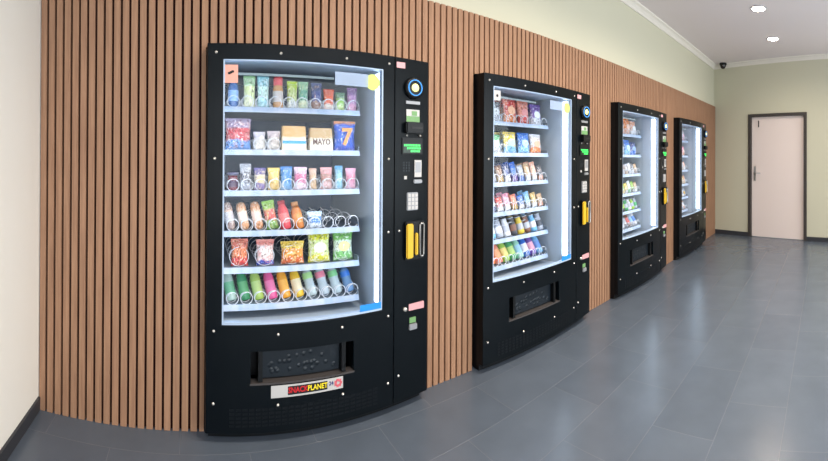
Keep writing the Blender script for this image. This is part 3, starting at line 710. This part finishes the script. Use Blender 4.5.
bt = [((190, 215, 205), (215, 225, 230), (110, 180, 140), 'cloudy clear bottle with green label', True),
      ((60, 140, 95), (95, 165, 120), (90, 165, 110), 'dark green bottle', False),
      ((165, 195, 95), (190, 215, 140), (185, 210, 130), 'lime green bottle', False),
      ((225, 90, 150), (235, 140, 185), (235, 120, 175), 'hot pink bottle', False),
      ((240, 165, 50), (240, 200, 120), (245, 180, 70), 'orange yellow bottle', False),
      ((235, 190, 50), (40, 140, 225), (240, 225, 190), 'yellow bottle with blue cap', False),
      ((205, 222, 228), (140, 200, 110), (165, 215, 140), 'clear bottle with green cap', True),
      ((205, 220, 230), (235, 120, 150), (235, 130, 155), 'clear bottle with pink label', True),
      ((205, 224, 230), (120, 205, 130), (130, 210, 140), 'clear bottle with bright green label', True),
      ((120, 165, 215), (50, 125, 215), (40, 120, 215), 'blue water bottle', True)]
for i, (bc, cc, lc, d, cl) in enumerate(bt):
    lz = (0.5, 0.68) if i >= 6 else (0.18, 0.52)
    o = mk_bottle('drink_bottle', 'drink', 0.0275, 0.178 if i != 9 else 0.165, bc, cc, lc, 0.52, cl, 0.026, lz)
    place(o, 0, 5, LANE10[i], d, i, i == 9, lean=0.42, yy=SY+0.050)

# ---- the other machines: bags, pouches and bottles by colour
CN = {'orange': (238, 130, 60), 'red': (215, 60, 55), 'dark grey': (80, 82, 90), 'purple': (120, 85, 170), 'white': (235, 235, 240), 'tan': (205, 170, 130), 'green': (80, 170, 110),
      'lime': (160, 205, 80), 'yellow': (235, 205, 80), 'blue': (50, 110, 205), 'navy': (55, 70, 130), 'peach': (235, 170, 140), 'gold': (205, 165, 80), 'pink': (230, 140, 170), 'silver': (180, 185, 198),
      'sky blue': (120, 185, 230), 'brown': (130, 90, 75), 'salmon': (235, 140, 115), 'mint': (165, 220, 200)}
rows2 = [
  [('bag', 'orange', 'white', .165, .13, .15), ('bag', 'dark grey', 'silver', .30, .12, .145), ('bag', 'red', 'orange', .455, .135, .185), ('bag', 'salmon', 'red', .595, .12, .175), ('bag', 'purple', 'white', .735, .125, .165)],
  [('bag', 'purple', 'tan', .165, .12, .13), ('bag', 'green', 'white', .30, .12, .13), ('bag', 'yellow', 'sky blue', .455, .13, .155), ('bag', 'blue', 'sky blue', .60, .125, .155), ('bag', 'white', 'orange', .735, .125, .15)],
  [('pouch', c, a, .139+.0718*i, .058, .12+.012*((i*7) % 3)) for i, (c, a) in enumerate([('gold', 'white'), ('tan', 'brown'), ('dark grey', 'silver'), ('brown', 'gold'), ('navy', 'white'), ('blue', 'purple'), ('silver', 'blue'), ('tan', 'white'), ('peach', 'white'), ('dark grey', 'peach')])],
  [('pouch', c, a, .139+.0718*i, .058, .10+.012*((i*5) % 3)) for i, (c, a) in enumerate([('white', 'sky blue'), ('sky blue', 'white'), ('silver', 'navy'), ('red', 'white'), ('pink', 'white'), ('salmon', 'gold'), ('blue', 'white'), ('sky blue', 'silver'), ('gold', 'white'), ('tan', 'peach')])],
  [('can', c, a, .139+.0718*i, .028, .13) for i, (c, a) in enumerate([('yellow', 'lime'), ('gold', 'white'), ('sky blue', 'white'), ('silver', 'white'), ('white', 'silver'), ('dark grey', 'brown'), ('yellow', 'silver'), ('brown', 'silver'), ('sky blue', 'white'), ('silver', 'dark grey')])],
  [('bottle', c, a, .139+.0718*i, .030, .175) for i, (c, a) in enumerate([('green', 'mint'), ('mint', 'green'), ('orange', 'red'), ('salmon', 'orange'), ('lime', 'yellow'), ('green', 'lime'), ('mint', 'sky blue'), ('blue', 'white'), ('purple', 'pink'), ('sky blue', 'blue')])],
]
rows3 = [
  [('bag', 'purple', 'pink', .165, .13, .16), ('bag', 'pink', 'white', .30, .12, .165), ('bag', 'salmon', 'orange', .455, .135, .175), ('bag', 'orange', 'peach', .595, .12, .175), ('bag', 'peach', 'white', .735, .125, .155)],
  [('bag', 'pink', 'salmon', .165, .12, .15), ('bag', 'peach', 'pink', .30, .12, .155), ('bag', 'sky blue', 'white', .455, .13, .15), ('bag', 'blue', 'sky blue', .60, .125, .16), ('bag', 'navy', 'blue', .735, .125, .14)],
  [('pouch', c, a, .139+.0718*i, .058, .11+.01*((i*7) % 3)) for i, (c, a) in enumerate([('silver', 'white'), ('tan', 'white'), ('dark grey', 'silver'), ('silver', 'navy'), ('navy', 'white'), ('brown', 'silver'), ('silver', 'tan'), ('white', 'silver'), ('dark grey', 'white'), ('tan', 'brown')])],
  [('pouch', c, a, .139+.0718*i, .058, .11+.01*((i*5) % 3)) for i, (c, a) in enumerate([('white', 'lime'), ('lime', 'white'), ('green', 'white'), ('white', 'dark grey'), ('dark grey', 'yellow'), ('lime', 'yellow'), ('yellow', 'white'), ('white', 'green'), ('lime', 'dark grey'), ('tan', 'white')])],
  [('can', c, a, .139+.0718*i, .028, .12) for i, (c, a) in enumerate([('lime', 'white'), ('green', 'white'), ('white', 'lime'), ('yellow', 'lime'), ('silver', 'white'), ('dark grey', 'lime'), ('green', 'silver'), ('white', 'silver'), ('lime', 'silver'), ('silver', 'green')])],
  [('bottle', c, a, .139+.0718*i, .030, .175) for i, (c, a) in enumerate([('silver', 'white'), ('white', 'red'), ('dark grey', 'red'), ('silver', 'pink'), ('red', 'white'), ('white', 'silver'), ('dark grey', 'silver'), ('brown', 'red'), ('silver', 'sky blue'), ('white', 'blue')])],
]
rows4 = [
  [('bag', 'salmon', 'pink', .165, .13, .16), ('bag', 'pink', 'white', .30, .12, .165), ('bag', 'peach', 'orange', .455, .135, .165), ('bag', 'purple', 'pink', .595, .12, .165), ('bag', 'white', 'pink', .735, .125, .155)],
  [('bag', 'pink', 'salmon', .165, .12, .15), ('bag', 'peach', 'pink', .30, .12, .155), ('bag', 'salmon', 'white', .455, .13, .15), ('bag', 'white', 'sky blue', .60, .125, .15), ('bag', 'pink', 'peach', .735, .125, .14)],
  [('pouch', c, a, .139+.0718*i, .058, .12) for i, (c, a) in enumerate([('silver', 'white'), ('tan', 'white'), ('peach', 'silver'), ('white', 'tan'), ('pink', 'white'), ('silver', 'pink'), ('tan', 'silver'), ('white', 'peach'), ('silver', 'tan'), ('peach', 'white')])],
  [('pouch', c, a, .139+.0718*i, .058, .12) for i, (c, a) in enumerate([('yellow', 'white'), ('peach', 'yellow'), ('gold', 'white'), ('white', 'gold'), ('tan', 'white'), ('yellow', 'peach'), ('white', 'yellow'), ('silver', 'yellow'), ('gold', 'tan'), ('peach', 'gold')])],
  [('can', c, a, .139+.0718*i, .028, .12) for i, (c, a) in enumerate([('yellow', 'white'), ('gold', 'white'), ('white', 'tan'), ('silver', 'white'), ('tan', 'white'), ('silver', 'tan'), ('white', 'gold'), ('gold', 'silver'), ('white', 'silver'), ('silver', 'gold')])],
  [('bottle', c, a, .139+.0718*i, .030, .17) for i, (c, a) in enumerate([('silver', 'white'), ('white', 'silver'), ('mint', 'white'), ('silver', 'pink'), ('white', 'mint'), ('silver', 'mint'), ('pink', 'white'), ('white', 'pink'), ('silver', 'peach'), ('peach', 'white')])],
]
PROTO = {}
def proto(kind, c, a, w, h):
    k = (kind, c, a, w, round(h, 3))
    if k in PROTO: return dup(PROTO[k])
    A, B_ = CN[c], CN[a]
    if kind == 'bag': o = mk_bag('snack_bag', 'snack', w, h, 0.045, (A, light(A, .15), B_, light(B_, .4)), light(B_, .5))
    elif kind == 'pouch': o = mk_bag('snack_pouch', 'snack', w, h, 0.028, (A, light(A, .2), B_, light(B_, .5)), None)
    elif kind == 'can': o = mk_bottle('drink_can', 'drink', w, h, A, (200, 205, 212), B_, 0.78, False, 0.008, (0.25, 0.6))
    else: o = mk_bottle('drink_bottle', 'drink', w, h, A, B_, light(B_, .3), 0.5, False, 0.024)
    PROTO[k] = o
    return o
KN = {'bag': 'snack bag', 'pouch': 'slim snack pouch', 'can': 'drink can', 'bottle': 'drink bottle'}
for mi, rows, deep in ((1, rows2, 2), (2, rows3, 1), (3, rows4, 1)):
    for r, items in enumerate(rows):
        for dep in range(deep):
            for i, (kind, c, a, x, w, h) in enumerate(items):
                o = proto(kind, c, a, w, h)
                lean = {'bag': 0.10, 'pouch': 0.16, 'can': 0.22, 'bottle': 0.42}[kind]
                y0 = {'bag': 0.05, 'pouch': 0.036, 'can': 0.045, 'bottle': 0.050}[kind]; st = {'bag': 0.085, 'pouch': 0.06, 'can': 0.085, 'bottle': 0.095}[kind]
                place(o, mi, r, x, '%s and %s %s' % (c, a, KN[kind]), i, i == len(items)-1, lean, dep, SY+y0+st*dep)

# machines with wide lanes on their second and fifth shelves only differ in goods; the spirals of the top shelf follow the goods there
# ------------------------------------------------------------------ ceiling fittings
DL = [(5.36, -1.19), (4.25, -1.18), (3.14, -1.18), (2.03, -1.18), (0.92, -1.18), (5.36, -3.0), (3.6, -3.0), (1.6, -3.0)]  # second row holds unseen beams, added to brighten the room
DN = ['round ceiling downlight nearest the white door', 'second round ceiling downlight out from the white door', 'third round ceiling downlight out from the white door', 'fourth round ceiling downlight out from the white door', 'fifth round ceiling downlight out from the white door']
D = empty('ceiling_downlight', (DL[0][0], DL[0][1], HCEIL), DN[0], 'ceiling light', 'ceiling downlights in a row')
MB().lathe([(0.068, 0.0), (0.092, 0.0), (0.092, -0.004), (0.088, -0.008), (0.070, -0.008), (0.066, 0.0)], 28, cap=False).build('trim_ring', WHITE, D, True)
MB().lathe([(0.069, -0.002), (0.066, -0.012), (0.045, -0.018), (0.0, -0.021)], 28, cap=False).build('lens', LAMPM, D, True)
for k in (1,):
    o = dup(D); o.location = (DL[k][0], DL[k][1], HCEIL); o['label'] = DN[k]
for k, (x, y) in enumerate(DL):
    li = bpy.data.lights.new('downlight_beam', 'SPOT'); li.energy = (55, 80, 100, 100, 100, 70, 100, 100)[k]; li.color = (1.0, 0.87, 0.71); li.spot_size = math.radians(156); li.spot_blend = 1.0; li.shadow_soft_size = 0.06
    o = bpy.data.objects.new('downlight_beam', li); C.objects.link(o); o.location = (x, y, HCEIL-0.02)
cam_dome = empty('dome_camera', (6.60, -0.17, HCEIL), 'small dark dome camera on the ceiling corner above the farthest machine', 'security camera')
MB().lathe([(0.060, 0.0), (0.060, -0.03), (0.052, -0.036)], 24).build('base', DARKPL, cam_dome, True)
MB().lathe([(0.050, -0.034), (0.047, -0.06), (0.034, -0.085), (0.015, -0.097), (0.0, -0.099)], 24, cap=False).build('dome', mat('smoked_dome', lin(30, 22, 22), 0.1), cam_dome, True)

# ------------------------------------------------------------------ light
w = bpy.data.worlds.new('daylight'); sc.world = w; w.use_nodes = True
bg = w.node_tree.nodes['Background']; bg.inputs['Color'].default_value = (0.80, 0.90, 1.0, 1); bg.inputs['Strength'].default_value = 0.4
al = bpy.data.lights.new('window_daylight', 'AREA'); al.shape = 'RECTANGLE'; al.size = 5.8; al.size_y = 2.4; al.energy = 170; al.color = (0.90, 0.95, 1.0)  # added area lamp outside the unseen window, standing in for daylight
o = bpy.data.objects.new('window_daylight', al); C.objects.link(o); o.location = (2.4, YF-0.35, 1.4); o.rotation_euler = (math.radians(90), 0, 0)

# ------------------------------------------------------------------ camera: a swept panorama (cylindrical projection)
cam = bpy.data.cameras.new('camera'); co = bpy.data.objects.new('camera', cam); C.objects.link(co); sc.camera = co
F, U0, V0, ROLL = 400.85, 196.28, 155.25, 0.0063
cam.type = 'PANO'; cam.panorama_type = 'CENTRAL_CYLINDRICAL'
cam.central_cylindrical_radius = 1.0
cam.central_cylindrical_range_u_min = (0-U0)/F; cam.central_cylindrical_range_u_max = (828-U0)/F
cam.central_cylindrical_range_v_min = (V0-461)/F; cam.central_cylindrical_range_v_max = V0/F
cam.clip_start = 0.02
c_, s_ = math.cos(ROLL), math.sin(ROLL)
right, up, back = Vector((c_, 0, s_)), Vector((-s_, 0, c_)), Vector((0, -1, 0))
co.matrix_world = Matrix(((right.x, up.x, back.x, 0), (right.y, up.y, back.y, -CAMD), (right.z, up.z, back.z, CAMH), (0, 0, 0, 1)))

vs = sc.view_settings
vs.view_transform = 'Standard'; vs.look = 'None'; vs.gamma = 1.0; vs.use_curve_mapping = False
vs.exposure = 0.45
sc.cycles.max_bounces = 10; sc.cycles.transparent_max_bounces = 16
